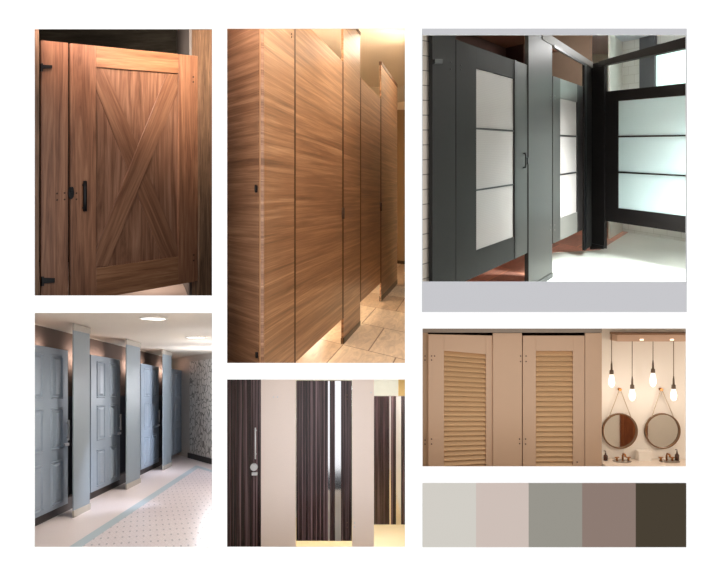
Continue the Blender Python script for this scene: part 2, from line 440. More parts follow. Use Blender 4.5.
# ================================================================== ROOM 2: row of flush timber stalls
W2 = wood('teak_across', ((88, 60, 42), (142, 105, 77), (190, 153, 120)), .3, 20, .3, dist=.7, detail=7)
W2b = wood('teak_across_red', ((102, 70, 52), (152, 114, 90), (196, 158, 130)), .5, 20, .28, dist=.7, detail=7)
M2c = plain('cream_ceiling', (246, 236, 220), .8, spec=.1, var=.01)
M2w = plain('cream_wall', (232, 218, 196), .7, spec=.1, var=.02)
M2dark = plain('olive_wall_panel', (150, 124, 92), .5)
M2kick = plain('dark_bronze', (62, 52, 38), .35, .4)
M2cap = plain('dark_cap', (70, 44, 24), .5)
M2f = tiles('marble_tiles', (252, 236, 214), (206, 178, 150), (150, 118, 88), .95, 1.5, .012, .3, .5, mottling=.25)
shell(222.5, 410, -90, 368, 20, M2w, M2c)
v2 = (475, 197)
B = Pl(at(262, 197, 5.45), vp(*v2))
C = Pl(at(261, 197, 5.45*213/214), -vp(-100, 197))
fl = Pl(B.hit(343, 344.6), -vp(-260, 197), vp(*v2))
if fl.N.z < 0: fl.N = -fl.N
fuv = fl.uv(400, 263)
struct('floor', MB().poly(fl, [(-6, -9), (6, -9), (6, fuv[1]+1.5), (-6, fuv[1]+1.5)], -.03, 0), M2f)
bk = Pl(fl.hit(400, 263.5), fl.U)
struct('wall_back', MB().poly(bk, [(-6, -.1), (4, -.1), (4, 4.5), (-6, 4.5)], -.05, 0), M2w)
ce = Pl(bk.hit(400, 84), fl.U, fl.W, False)
if ce.N.z > 0: ce.N = -ce.N
cuv = ce.loc(B.hit(262, -40))
struct('ceiling', MB().poly(ce, [(-6, .5), (6, .5), (6, -14), (-6, -14)], -.03, 0), M2c)
struct('trim_1', MB().q(bk, [(393, 262), (430, 266), (430, 110), (393, 110)], 0, .03), M2dark)
struct('baseboard_back', MB().q(bk, [(393, 263.5), (430, 267), (430, 263), (393, 260)], 0, .05), M2kick)
def bl(x0, y0): return ln(v2, x0, y0)
# end panel
t = thing('end_panel', 'reddish teak end panel nearest the viewer, black catches by its right edge', 'panel', C.hit(245, 380))
MB().q(C, [(205, 375), (260.6, 380), (260.6, -20), (205, -20)], -.03, 0).build('panel', W2b, t, .003)
MB().disc(C, 257.2, 188.8, 1.4, 0, .02, 16, 4.0).build('catch', M_black, t, .003)
MB().disc(C, 257.8, 355, 1.4, 0, .02, 16, 3.2).build('catch', M_black, t, .003)
MB().q(C, [(259.4, 380), (260.7, 380), (260.7, -20), (259.4, -20)], .0, .002).build('edge_strip', plain('pale_edge', (190, 150, 118), .3), t)
# pilasters and doors
def flat2(name, lab, cat, x0, x1, tp, bt, off, kick=None, cap=False, mat=None):
    t = thing(name, lab, cat, B.hit((x0+x1)/2, bt((x0+x1)/2)))
    MB().q(B, [(x0, bt(x0)), (x1, bt(x1)), (x1, tp(x1)), (x0, tp(x0))], -.03, 0, off=off).build('leaf' if 'door' in name else 'panel', mat or W2, t, .003)
    if kick: MB().q(B, [(x0, bt(x0)), (x1, bt(x1)), (x1, bt(x1)-kick*.8), (x0, bt(x0)-kick)], -.035, .006).build('kickplate', M2kick, t, .002)
    if cap: MB().q(B, [(x0, tp(x0)+3), (x1, tp(x1)+2.5), (x1, tp(x1)-.5), (x0, tp(x0)-.5)], -.04, .008).build('cap', M2cap, t, .002)
    return t
def shade_strip(t, xa, xb, tp, bt):  # dark flush strip coloured to stand in for shade in the panel gap
    MB().q(B.shift(.0012), [(xa, bt(xa)), (xb, bt(xb)), (xb, tp(xb)), (xa, tp(xa))], -.01, 0).build('gap_shade', M2cap, t)
t = flat2('stall_pilaster', 'wide teak pilaster between the end panel and the nearest flush door', 'pilaster', 262, 294.6, bl(294, 8), bl(294, 400), (0, 0))
screws(t, B, [(291.5, 34), (291.5, 37)], 1.0, M2cap)
shade_strip(t, 294.4, 295.8, bl(294, 8), bl(294, 400))
t = flat2('stall_door', 'nearest flush teak stall door, its grain running across, dark latch at right', 'stall door', 295.6, 342.6, bl(343, 61.5), bl(342, 319.6), (0, .02))
def latch2(t, x, y, s):
    mb = MB().disc(B, x-.3*s, y, 1.2*s, 0, .03, 16, 5.5*s); mb.disc(B, x-.2*s, y, 2.2*s, 0, .018, 16, 2.0*s); mb.build('latch', M2cap, t, .003)
latch2(t, 342.4, 213.5, 1); shade_strip(t, 342.4, 343.7, bl(343, 61.5), bl(342, 319.6))
t = flat2('stall_pilaster', 'tall teak pilaster with dark kickplate between the two flush doors', 'pilaster', 343.5, 360.2, bl(361, 34), bl(343, 344.6), (0, .05), 6, True)
t = flat2('stall_door', 'farther flush teak stall door, seen between the two tall pilasters', 'stall door', 361, 380.6, bl(363, 80), bl(380.6, 283.3), (0, .3))
latch2(t, 380.4, 207, .8); shade_strip(t, 360.2, 361.1, bl(363, 80), bl(380.6, 283.3)); shade_strip(t, 380.4, 381.4, bl(363, 80), bl(380.6, 283.3))
t = flat2('stall_pilaster', 'farthest teak pilaster with dark cap and kickplate at the end of the row', 'pilaster', 381.2, 397.3, bl(380.6, 61), bl(381, 301.5), (0, .7), 5, True)
area('overhead_light', at(232, -50, 5.08), C.hit(238, 90), .25, .1, 7, (255, 240, 236))  # unseen soft lamp added to brighten the end panel
area('overhead_light', at(380, -60, 5.4), B.hit(300, 230), .8, .3, 26, (255, 240, 226))  # this and the next two: unseen lamps added to brighten the row
area('overhead_light', at(404, -20, 8.2), at(390, 320, 8.0), .5, 1.6, 100, (255, 242, 224))
area('overhead_light', at(402, 20, 13), at(400, 300, 12), 1.0, 2.5, 260, (255, 242, 224))
point('stall_fill', B.hit(325, 30)+V((-.9, .3, -.4)), 75, (255, 232, 200), .2)  # unseen points added behind the doors to lift ceiling and stall floor
point('stall_fill', B.hit(340, 345)+V((-1.0, 1.0, .3)), 60, (255, 236, 208), .2)
point('stall_fill', at(325, 62, 11.3), 45, (255, 236, 212), .1)
point('stall_fill', at(372, 112, 13.3), 45, (255, 236, 212), .1)
point('stall_fill', B.hit(370, 80)+V((-1.4, .8, -.9)), 24, (255, 232, 200), .2)
point('stall_fill', B.hit(370, 300)+V((-1.0, 1.0, .1)), 60, (255, 236, 208), .2)

# ================================================================== ROOM 3: black framed stalls with frosted panes
M3 = plain('charcoal_gloss', (46, 44, 43), .5, 0, .06, var=.05)
M3l = plain('grey_gloss', (110, 106, 102), .3, 0.1, .4, var=.04)
M3m = plain('grey_mid_gloss', (54, 52, 50), .42, 0, .3, var=.04)
M3k = plain('black_frame', (34, 30, 30), .4, spec=.25)
M3glass = pane('figured_glass', (172, 162, 160), .4, 60, .3)
M3glass2 = pane('frosted_glass', (226, 246, 250), .3, 30, .03)
M3brown = plain('brown_ceiling', (128, 88, 70), .8, spec=.1)
M3brown2 = plain('dark_brown_wall', (92, 66, 58), .8, spec=.1)
M3taupe = plain('taupe_wall', (122, 100, 84), .8, spec=.1)
M3w = plain('white_wall', (226, 224, 216), .6)
M3tile = tiles('white_wall_tiles', (244, 242, 236), (238, 236, 228), (214, 210, 200), .32, .16, .004)
M3subway = tiles('cream_wall_tiles', (220, 208, 194), (212, 200, 188), (120, 110, 100), 6, .115, .004, .35)
M3t = tiles('terracotta_tiles', (218, 150, 128), (166, 114, 100), (230, 160, 128), .8, 1.4, .02, .35, mottling=.2)
M3f = plain('pale_stone_floor', (222, 222, 214), .3, var=.08, scale=1.5)
shell(417.5, 800, -90, 316, 16, M3w)
v3 = (758, 147); v3d = (95, 145)
A = Pl(at(432, 147, 5.4), vp(*v3))
cor = A.hit(592, 147)
D = Pl(cor, -vp(*v3d))
fl = Pl(A.hit(546, 281), -vp(*v3d), vp(*v3))
if fl.N.z < 0: fl.N = -fl.N
struct('floor', MB().poly(fl, [(-6, -4), (5, -4), (5, 7), (-6, 7)], -.05, 0), M3f)
struct('floor', MB().q(fl, [(436, 330), (528, 330), (548, 268), (553, 252.5), (600, 250), (640, 225), (560, 190), (436, 190)], 0, .003), M3t)
# tiled side wall on the left
tw = Pl(A.hit(433, 147)-A.U*.0+A.N*.02, -vp(950, 130))
tw = Pl(at(432.5, 130, 5.5), vp(950, 130))
struct('wall_left', MB().q(tw, [(417.5, 330), (432.3, 330), (432.3, 0), (417.5, 0)], -.03, 0), M3subway)
# ceilings and walls seen over the stalls
back = A.shift(-1.3)
cw = back.hit(506, 48)
mb = MB().poly(Pl(cw, A.U), [(-6, -3), (0, -3), (0, 0), (-6, 0)], -.03, 0); struct('wall_back', mb, M3brown2)
mb = MB().poly(Pl(cw, D.U), [(0, -3), (.5, -3), (.5, 0), (0, 0)], -.03, 0); struct('wall_right', mb, M3brown2)
cb = Pl(cw, XD, A.U)
if cb.N.z > 0: cb.N = -cb.N
struct('ceiling', MB().poly(cb, [(-5, -5), (.7, -5), (.7, 2), (-5, 2)], -.03, 0), M3brown)
pf = Pl(at(592, 60, 11.6), XD)
struct('wall_divider', MB().q(pf, [(546, 205), (592.3, 205), (592.3, -40), (546, -40)], -.04, 0), M3taupe)
wc = at(622.5, 42, 13.2)
struct('wall_back', MB().poly(Pl(wc, A.U), [(-1.3, -4), (0, -4), (0, 0), (-1.3, 0)], -.03, 0), M3w)
wr = Pl(wc, D.U)
struct('wall_right', MB().poly(wr, [(0, -4), (4.5, -4), (4.5, 0), (0, 0)], -.03, 0), M3tile)
cl = Pl(wc, XD, A.U)
if cl.N.z > 0: cl.N = -cl.N
struct('ceiling', MB().poly(cl, [(-1.0, -4), (6, -4), (6, 2), (-1.0, 2)], -.03, 0), plain('white_ceiling', (226, 230, 238), .8, spec=.1, var=0))
# window in the tiled wall
wf = MB(); M3win = plain('grey_window_frame', (96, 96, 100), .5)
wf.q(wr, [(642, 120), (657, 120), (657, 30), (642, 30)], 0, .06); wf.q(wr, [(657, 52), (730, 44), (730, 35), (657, 45)], 0, .06)
wi = struct('window_1', wf, M3win)
g = MB().q(wr, [(657, 130), (730, 130), (730, 44), (657, 52)], .0, .02).build('window_pane', emit('daylit_pane', (214, 240, 232), .95), wi)

def l3(x, y): return ln(v3, x, y)
def l3d(x, y): return ln(v3d, x, y)
# pilaster at left
ff = l3(546, 281)
t = thing('stall_pilaster', 'charcoal pilaster beside the cream tiled wall, dark bracket near its top', 'pilaster', A.hit(444, ff(444)))
MB().q(A, [(432.4, ff(432)), (455.6, ff(456)), (455.6, 5), (432.4, 5)], -.03, 0).build('panel', M3, t, .002)
MB().q(A, [(432.6, 64), (440.5, 64), (440.5, 59.5), (432.6, 59.5)], 0, .02).build('bracket', M_black, t, .002)
MB().q(A, [(433, ff(433)), (446, ff(446)), (446, ff(446)-8), (433, ff(433)-8)], 0, .015).build('shoe', M_black, t, .002)
screws(t, A, [(450.5, 62), (450.5, 69)], .9, M_black)
# door with three panes
def glazed(lab, x, tp, bt, gx, gt, gb, mul, pl, mm, mf, mr, mg, line, stile_r=None):
    """x = outer edges, gx = glass edges; tp/bt/gt/gb are edge lines; mul = bar lines"""
    t = thing('stall_door', lab, 'stall door', pl.hit((x[0]+x[1])/2, bt((x[0]+x[1])/2)))
    MB().q(pl, [(x[0], bt(x[0])), (gx[0], bt(gx[0])), (gx[0], tp(gx[0])), (x[0], tp(x[0]))], -.035, 0).build('stile', mf, t, .002)
    if x[1] > gx[1]+.3:
        MB().q(pl, [(gx[1], bt(gx[1])), (x[1], bt(x[1])), (x[1], tp(x[1])), (gx[1], tp(gx[1]))], -.035, 0).build('stile', stile_r or mf, t, .002)
    MB().q(pl, [(gx[0], gt(gx[0])), (gx[1], gt(gx[1])), (gx[1], tp(gx[1])), (gx[0], tp(gx[0]))], -.035, -.0006).build('rail', mr, t, .002)
    MB().q(pl, [(gx[0], bt(gx[0])), (gx[1], bt(gx[1])), (gx[1], gb(gx[1])), (gx[0], gb(gx[0]))], -.035, -.0006).build('rail', mr, t, .002)
    es = [gt]+mul+[gb]
    for a, b_ in zip(es[:-1], es[1:]):
        MB().q(pl, [(gx[0]-.4, b_(gx[0])), (gx[1]+.4, b_(gx[1])), (gx[1]+.4, a(gx[1])), (gx[0]-.4, a(gx[0]))], -.022, -.014).build('glass_panel', mg, t)
    for m_ in mul:
        MB().q(pl, [(gx[0], m_(gx[0])+.8), (gx[1], m_(gx[1])+.8), (gx[1], m_(gx[1])-.8), (gx[0], m_(gx[0])-.8)], -.014, -.003).build('glazing_bar', mm, t)
    return t
dt = l3(528, 65); db = l3(527.5, 253)
t = glazed('charcoal stall door with three pale figured glass panes beside the cream tiled wall', (456.2, 527.4), dt, db, (476.4, 514.3), l3(476.4, 68), l3(477, 250.5),
           [l3(476.5, 128.3), l3(476.5, 190.3)], A, M3k, M3, M3, M3glass, None, M3m)
MB().q(A, [(514.3, db(514)), (516, db(516)), (516, dt(516)), (514.3, dt(514))], 0, .006).build('edge_strip', M3k, t)
a = A.hit(523.2, 153.5); b_ = A.hit(523.2, 167.5); n = A.N
MB().tube([a, a+n*.03-A.U*.02, a+n*.04-A.U*.04+V((0, 0, -.03)), b_+n*.04-A.U*.04+V((0, 0, .03)), b_+n*.03-A.U*.02, b_], .009, 10).build('handle', M_black, t)
MB().disc(A, 526.5, 161, 1.4, 0, .02, 16, 3.6).build('latch', M_black, t, .002)
screws(t, A, [(460.5, 65), (460.5, 69.5)], .9, M_black)
# middle pilaster
t = thing('stall_pilaster', 'shiny grey pilaster between the two glazed doors, black shoe at its foot', 'pilaster', A.hit(540, ff(540)))
B3 = A.shift(.012)
MB().q(B3, [(528.6, ff(528)), (552.2, ff(552)), (552.2, 0), (528.6, 0)], -.045, 0).build('panel', M3m, t, .002)
MB().q(B3, [(534, ff(534)), (552.2, ff(552)), (552.2, ff(552)-5), (534, ff(534)-5)], 0, .01).build('shoe', M_black, t, .002)
screws(t, B3, [(550.5, 96), (550.5, 99), (550.5, 225), (550.5, 230)], .8, M3l)
# far door
dt = l3(553, 76); db = l3(553.5, 243.5)
t = glazed('narrow grey stall door with three glass panes between shiny pilaster and black corner post', (553, 582.8), dt, db, (560.3, 577.3), l3(560.5, 98), l3(560.5, 218),
           [l3(560, 135.4), l3(560, 174.6)], A, M3k, M3m, M3l, M3glass, None, M3k)
screws(t, A, [(554.8, 96), (554.8, 99), (554.6, 225), (554.6, 230)], .8, M3l)
# head rails
M3rail = plain('rail_metal', (92, 86, 80), .5, 0)
t = thing('head_rail', 'pale grey sloping head rail above the narrow glazed door', 'rail', A.hit(570, 55))
MB().q(A, [(541, 39.8), (591.8, 68), (591.8, 62.6), (541, 30)], -.04, .02).build('rail', M3rail, t, .003)
MB().q(A, [(552.5, 47.5), (584.4, 66.5), (584.4, 64.3), (552.5, 44.6)], .02, .024).build('groove', M_black, t)
# corner post
pb_ = l3(585, 250)
t = thing('corner_post', 'black corner post where the two stall fronts meet', 'post', A.hit(592, 250))
MB().q(A, [(584.3, pb_(584.3)), (592, pb_(592)), (592, 62.5), (584.3, 62.5)], -.03, 0).build('post_face', M3, t, .002)
MB().q(D, [(592, pb_(592)), (604.8, 248.6), (604.8, 61), (592, 64)], -.04, .01).build('post_face', M3k, t, .002)
MB().q(A, [(584, pb_(584)), (586, pb_(586)), (586, 62.5), (584, 62.5)], 0, .01).build('edge_strip', M_black, t)
MB().q(D, [(591.5, 249.5), (604.8, 249), (604.8, 246), (591.5, 243)], .01, .03).build('shoe', M_black, t, .002)
t = thing('head_rail', 'black head rail running from the corner post up to the right', 'rail', D.hit(640, 55))
MB().q(D, [(600, 66.5), (700, 45.5), (700, 33.5), (600, 61.5)], -.05, .03).build('rail', M3k, t, .004)
# wide door on the right
t = glazed('black framed stall door with three bright frosted panes under the black head rail', (605.4, 720), l3d(606, 91.5), l3d(606, 221), (617.8, 708), l3d(618, 101), l3d(618, 208),
           [l3d(618, 136.6), l3d(618, 172.2)], D, M3k, M3k, M3k, M3glass2, None)
MB().q(D, [(604.6, 112), (606.6, 112), (606.6, 105), (604.6, 105)], 0, .015).build('hinge', M_black, t, .002)
# window light from the right, softer light in front of the stalls
area('window_light', at(760, 60, 7.6), at(640, 250, 8.2), 1.0, 1.4, 220, (236, 248, 246), 100)
area('window_light', at(700, -30, 6.2), at(560, 120, 8.0), .8, .5, 9, (236, 244, 246))
point('ceiling_light', at(678, 31, 10.5), 18, (250, 248, 246), .03)  # unseen points added below the ceiling to brighten it and the walls
point('ceiling_light', at(636, 31, 10.4), 24, (250, 248, 246), .03)
area('stall_fill', at(505, 20, 8.6)+V((0, 0, -.2)), at(505, 300, 8.6), .6, .6, 14, (255, 210, 185))

# ================================================================== ROOM 4: blue grey panelled stalls in a corridor
M4 = plain('blue_grey_laminate', (146, 161, 177), .5, 0, .5, var=.02, scale=4)
M4p = plain('blue_grey_pilaster', (136, 149, 158), .55, 0, .5, var=.02, scale=4)
M4cap = plain('warm_grey_cap', (176, 170, 160), .5)
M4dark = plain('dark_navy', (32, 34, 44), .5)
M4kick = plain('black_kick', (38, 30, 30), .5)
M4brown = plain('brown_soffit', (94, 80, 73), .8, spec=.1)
M4c = plain('warm_ceiling', (232, 224, 210), .8, spec=.1, var=.01)
M4fl = plain('pink_terrazzo', (234, 222, 222), .35, var=.03, scale=30)
M4dot = dotted('dotted_mosaic', (230, 220, 224), (176, 168, 178), .19, .14)
M4band = plain('blue_grey_band', (178, 194, 204), .35, var=.04, scale=20)
M4paper = damask('scroll_wallpaper', (252, 249, 243), (160, 156, 146), 8)
M4w = plain('warm_white_wall', (224, 216, 206), .7)
shell(-60, 217, 307.7, 640, 17, M4w, M4c)
v4 = (309, 393); v4b = (-48, 393)
E = Pl(at(35, 393, 6.2), vp(*v4))
fl = Pl(E.hit(73.3, 518), -vp(*v4b), vp(*v4))
if fl.N.z < 0: fl.N = -fl.N
struct('floor', MB().poly(fl, [(-4, -4), (5, -4), (5, 9), (-4, 9)], -.03, 0), M4fl)
# band and dotted field
a0 = fl.uv(71, 546); a1 = fl.uv(196, 465.5); dv = V(a1)-V(a0)
b0 = fl.uv(84, 547); 
bw = .24
ub = (a0[0]+a1[0])/2; ve = a1[1]
struct('trim_2', MB().poly(fl, [(ub, a0[1]-2), (ub+bw, a0[1]-2), (ub+bw, ve-bw), (ub+3.2, ve-bw), (ub+3.2, ve), (ub, ve)], 0, .003), M4band)
b2 = fl.uv(206, 547)
struct('trim_3', MB().poly(fl, [(ub+bw, a0[1]-2), (b2[0], a0[1]-2), (b2[0], ve-bw), (ub+bw, ve-bw)], 0, .002), M4dot)
struct('trim_4', MB().poly(fl, [(b2[0], a0[1]-2), (b2[0]+bw, a0[1]-2), (b2[0]+bw, ve-bw), (b2[0], ve-bw)], 0, .003), M4band)
# far wall
fw = Pl(fl.hit(190, 458), fl.U)
ct = E.hit(73, 322)
struct('wall_back', MB().poly(fw, [(-3, -.05), (4, -.05), (4, 3.5), (-3, 3.5)], -.03, 0), M4w)
wt = ln(v4b, 195, 361); 
struct('trim_5', MB().q(fw, [(190, 459), (240, 476), (240, wt(240)), (190, wt(190))], 0, .008), M4paper)
struct('baseboard_back', MB().q(fw, [(189, 457.8), (240, 472), (240, 465.5), (189, 452.6)], .008, .03), M4kick)
# ceiling
ce = Pl(ct, fl.U, fl.W)
if ce.N.z > 0: ce.N = -ce.N
struct('ceiling', MB().poly(ce, [(-4, -4), (5, -4), (5, 9), (-4, 9)], -.03, 0), M4c)
# recess plane behind pilasters
q0 = fl.hit(67, 511.8)
E2 = Pl(q0, vp(*v4))
E3 = E2.shift(-.30)
uvA = E3.uv(20, 430); 
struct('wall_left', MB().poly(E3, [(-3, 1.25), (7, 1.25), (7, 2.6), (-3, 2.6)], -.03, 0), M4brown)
struct('wall_left', MB().poly(E3, [(-3, -.2), (7, -.2), (7, 1.25), (-3, 1.25)], -.03, 0), M4dark)  # coloured dark to stand in for shade seen through the door gaps
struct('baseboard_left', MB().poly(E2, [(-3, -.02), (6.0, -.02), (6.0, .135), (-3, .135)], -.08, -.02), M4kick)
def l4(x, y): return ln(v4, x, y)
tp4 = l4(73, 323); bt4 = l4(73.3, 518)
pil_lab = ['wide blue grey pilaster nearest the viewer, left of the second panelled door', 'blue grey pilaster between the second and third panelled doors',
           'narrow blue grey pilaster beside the farthest panelled door', 'thin blue grey end pilaster meeting the wallpapered wall']
for (xa, xb), lab in zip(((73.6, 89.8), (126.6, 140.2), (163, 171.6), (188.6, 191.6)), pil_lab):
    t = thing('stall_pilaster', lab, 'pilaster', E.hit(xa, bt4(xa)), 'blue grey pilasters along the corridor')
    MB().q(E, [(xa, bt4(xa)), (xb, bt4(xb)), (xb, tp4(xb)), (xa, tp4(xa))], -.012, 0).build('panel', M4p, t, .002)
    hh = (bt4(xa)-tp4(xa))/195
    MB().q(E, [(xa-.2, bt4(xa)), (xb+.2, bt4(xb)), (xb+.2, bt4(xb)-6*hh), (xa-.2, bt4(xa)-7*hh)], -.012, .008).build('base_trim', M4cap, t, .002)
    MB().q(E, [(xa-.2, tp4(xa)+7*hh), (xb+.2, tp4(xb)+6*hh), (xb+.2, tp4(xb)), (xa-.2, tp4(xa))], -.012, .008).build('cap', M4cap, t, .002)
    pp = Pl(E.hit(xa+1, bt4(xa+1))-E.N*.014, -vp(*v4b)) 
    st = -((E.O-E2.O).dot(E.N)+.03)/abs(pp.U.dot(E.N))
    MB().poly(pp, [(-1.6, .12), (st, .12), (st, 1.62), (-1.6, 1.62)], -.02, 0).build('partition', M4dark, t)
# doors
dtp = l4(68, 350.6); dbt = l4(67.4, 503.7)
u_ = lambda x: E2.uv(x, 430)[0]
wdt = u_(120)-u_(91)
spans = [(u_(68)-wdt, u_(68)), (u_(91), u_(120)), (u_(141), u_(158.8)), (u_(172.3), u_(187))]
door_lab = ['panelled blue grey stall door cut off by the left edge of the picture', 'second panelled blue grey stall door, between the two nearest pilasters',
            'third panelled blue grey stall door, half way down the corridor', 'farthest panelled blue grey stall door, next to the wallpapered wall']
vt = E2.loc(E2.hit(68, 350.6))[1]; vb = E2.loc(E2.hit(67.4, 503.7))[1]
rows = [(354.5, 399), (408, 450), (461, 505.5)]
rv = [(E2.uv(55, b_)[1], E2.uv(55, a)[1]) for a, b_ in rows]
for (ua, ub_), lab in zip(spans, door_lab):
    W = ub_-ua
    t = thing('stall_door', lab, 'stall door', E2.P((ua+ub_)/2, vb, 0), 'blue grey panelled doors along the corridor')
    leaf = MB().box(E2, ua, ub_, vb, vt, -.04, 0).build('leaf', M4, t, .003)
    for (v0_, v1_) in rv:
        for (c0, c1) in ((.17, .44), (.60, .87)):
            x0, x1 = ua+W*c0, ua+W*c1; gu = W*.035; gv = .020; hh_ = .015 if ua < u_(130) else .011
            mb = MB()
            # moulding frame and fielded centre
            for (p0, p1, p2, p3) in ((x0, x1, v0_, v0_+gv), (x0, x1, v1_-gv, v1_), (x0, x0+gu, v0_+gv, v1_-gv), (x1-gu, x1, v0_+gv, v1_-gv)):
                mb.raised(E2, [(p0, p2), (p1, p2), (p1, p3), (p0, p3)], 0, hh_, gv*.35, gu*.3)
            mb.raised(E2, [(x0+gu*1.5, v0_+gv*1.7), (x1-gu*1.5, v0_+gv*1.7), (x1-gu*1.5, v1_-gv*1.7), (x0+gu*1.5, v1_-gv*1.7)], 0, hh_, gv, gu)
            mb.build('raised_panel', M4, leaf)
    hx = ub_-W*.035; hv = E2.uv(67.8, 440)[1]; hv2 = E2.uv(67.8, 420)[1]
    pa, pb2 = E2.P(hx, hv2, 0), E2.P(hx, hv, 0)
    mb = MB().tube([pa+E2.N*.02, pb2+E2.N*.02], .010, 10)
    for k in (.15, .85): mb.tube([pa.lerp(pb2, k), pa.lerp(pb2, k)+E2.N*.02], .008, 8)
    mb.build('handle', plain('satin_silver', (214, 214, 216), .3, .3, var=0), t)
    MB().box(E2, ub_-W*.11, ub_-W*.01, hv-.06, hv-.03, 0, .02).build('latch', M_chrome, t, .002)
# recessed lights in the ceiling
M4em = emit('lamp_diffuser', (255, 252, 244), 3.0); M_trim = plain('white_trim', (238, 236, 230), .5, var=0)
for (x, y, lab) in ((153.5, 318.3, 'larger recessed round ceiling light, nearer the viewer'), (195.8, 337.2, 'smaller recessed round ceiling light, farther down the corridor')):
    h = ce.hit(x, y); r = .115
    t = thing('ceiling_light', lab, 'ceiling light', h, 'recessed corridor lights')
    U_ = ce.U; W_ = ce.N.cross(U_).normalized()
    MB().ring(h, U_, W_, ce.N, r, r*1.18, 0, .008, 32).build('trim_ring', M_trim, t)
    MB().poly(ce, [(ce.loc(h+(U_*math.cos(k*math.pi/12)+W_*math.sin(k*math.pi/12))*r)) for k in range(24)], .001, .005).build('diffuser', M4em, t)
    spot('overhead_light', h+ce.N*.03, h+ce.N*2, 60, 150, (255, 244, 228), .08)
for (x0, x1) in ((30, 69), (92, 124), (142, 160), (173, 187)):
    p0 = E2.P(u_(x0), vt-.03, -.12); p1 = E2.P(u_(x1), vt-.03, -.12); L = (p1-p0).length
    l = area('cove_strip', (p0+p1)/2, (p0+p1)/2 - E2.N*1.0+V((0, 0, .1)), L, .03, 7*L, (255, 236, 224), 130)
    zz = -(V((p0+p1)/2 - E2.N*1.0+V((0, 0, .1)))-(p0+p1)/2).normalized(); xx = (p1-p0).normalized(); yy = zz.cross(xx).normalized(); xx = yy.cross(zz)
    from mathutils import Matrix
    l.rotation_euler = Matrix((xx, yy, zz)).transposed().to_euler()
for (Yc, pw) in ((6.6, 2), (8.2, 5), (9.8, 13), (11.4, 34), (12.7, 85)):
    point('corridor_fill', at(214.8, 372+Yc*1.2, Yc), pw, (246, 247, 255), .03)  # unseen points added beside the opening's edge to brighten the corridor

spot('window_glow', at(214.6, 415, 8.4), E.hit(96, 492), 75, 62, (226, 234, 252), .05, 1)
spot('window_glow', at(214.6, 405, 10.6), E.hit(160, 452), 70, 55, (232, 238, 252), .05, 1)
# ================================================================== ROOM 5: wenge doors with steel strips
W5 = wood('wenge_upright', ((8, 2, 3), (46, 24, 25), (150, 122, 128)), 46, .22, .25, .5, dist=.3, detail=5)
M5 = plain('beige_laminate', (250, 231, 223), .4, var=.05, scale=120)
M5w = plain('cream_yellow_wall', (250, 248, 240), .8)
M5wood = plain('honey_wall', (226, 196, 138), .6)
M5f = plain('honey_floor', (236, 208, 158), .4, var=.06, scale=3)
M5s = plain('polished_steel', (236, 236, 240), .08, 1, var=0)
shell(222.5, 410, 373.2, 680, 13, M5w, None, M5f)
P5 = Pl(at(300, 458, 5.7), XD)
P5b = Pl(at(390, 458, 5.7*1.25), XD)
sl = V((0, 1, -(458-288)/F))
fl = Pl(P5.hit(320, 578), XD, sl)
if fl.N.z < 0: fl.N = -fl.N
struct('floor', MB().poly(fl, [(-1.2, -.3), (1.2, -.3), (1.2, 6), (-1.2, 6)], -.02, 0), M5f)
g5 = 'wenge doors with steel strips'
t = thing('stall_door', 'dark wenge stall door at left with chrome bar handle and round lock', 'stall door', P5.hit(244, 560), g5)
MB().q(P5.shift(-.01), [(205, 566), (260.9, 566), (260.9, 372), (205, 372)], -.03, 0).build('leaf', W5, t, .002)
pull(t, P5.shift(-.01), 256.3, 426.5, 457.5, .75, .05, M_chrome)
mb = MB().disc(P5, 254, 467, 3.6, -.01, .012, 24); mb.disc(P5, 254.6, 466.6, 2.2, .012, .03, 20); mb.build('lock', M_chrome, t, .002)
MB().q(P5, [(251.8, 475.3), (257.4, 475.3), (257.4, 472.3), (251.8, 472.3)], -.01, .008).build('indicator', M_chrome, t, .002)
t = thing('stall_pilaster', 'wide beige speckled pilaster between the chrome handled door and middle wenge door', 'pilaster', P5.hit(278, 578))
MB().q(P5, [(260.9, 578), (295.6, 578), (295.6, 372), (260.9, 372)], -.03, 0).build('panel', M5, t, .002)
screws(t, P5, [(273.5, 397), (277.5, 397)], .7, M_chrome, .002)
def wenge(lab, pl, x0, x1, y0, y1, s1, s2, hinge):
    t = thing('stall_door', lab, 'stall door', pl.hit((x0+x1)/2, y1), g5)
    MB().q(pl, [(x0, y1), (x1, y1), (x1, y0), (x0, y0)], -.03, 0, off=(x0*.01, 0)).build('leaf', W5, t, .002); leaf = [o for o in col.objects if o.parent == t][0]
    for s in (s1, s2): MB().q(pl, [(s[0], y1), (s[1], y1), (s[1], y0), (s[0], y0)], -.01, .002).build('steel_strip', M5s, leaf)
    if hinge: 
        for y in (395, 399, 522.5, 527.5): MB().disc(pl, 347, y, .8, 0, .003, 10).build('screw', M_screw, t)
wenge('middle wenge stall door with one thin and one wide upright steel strip', P5.shift(-.01), 296.3, 351.8, 380.8, 541, (328, 329.8), (335, 341), True)
t = thing('stall_pilaster', 'narrower beige pilaster right of the middle wenge door', 'pilaster', P5.hit(363, 578))
MB().q(P5, [(352.1, 578), (374, 578), (374, 372), (352.1, 372)], -.03, 0).build('panel', M5, t, .002)
screws(t, P5, [(371, 392.5), (354.5, 523), (354.5, 527)], .7, M_chrome, .002)
wenge('distant wenge stall door at the right edge with two steel strips', P5b, 360, 416, 396.3, 524.6, (389.4, 391), (396, 401), False)
struct('wall_divider', MB().q(Pl(at(400, 400, 8.2), XD), [(398.5, 470), (440, 470), (440, 350), (398.5, 350)], -.05, 0), M5wood)
area('ceiling_light', at(330, 376, 8.5), at(330, 600, 8.3), .9, 1.2, 30, (255, 252, 248))
point('back_fill', at(385, 420, 11.5), 24, (250, 252, 255), .1)  # unseen lamp added to whiten the back wall
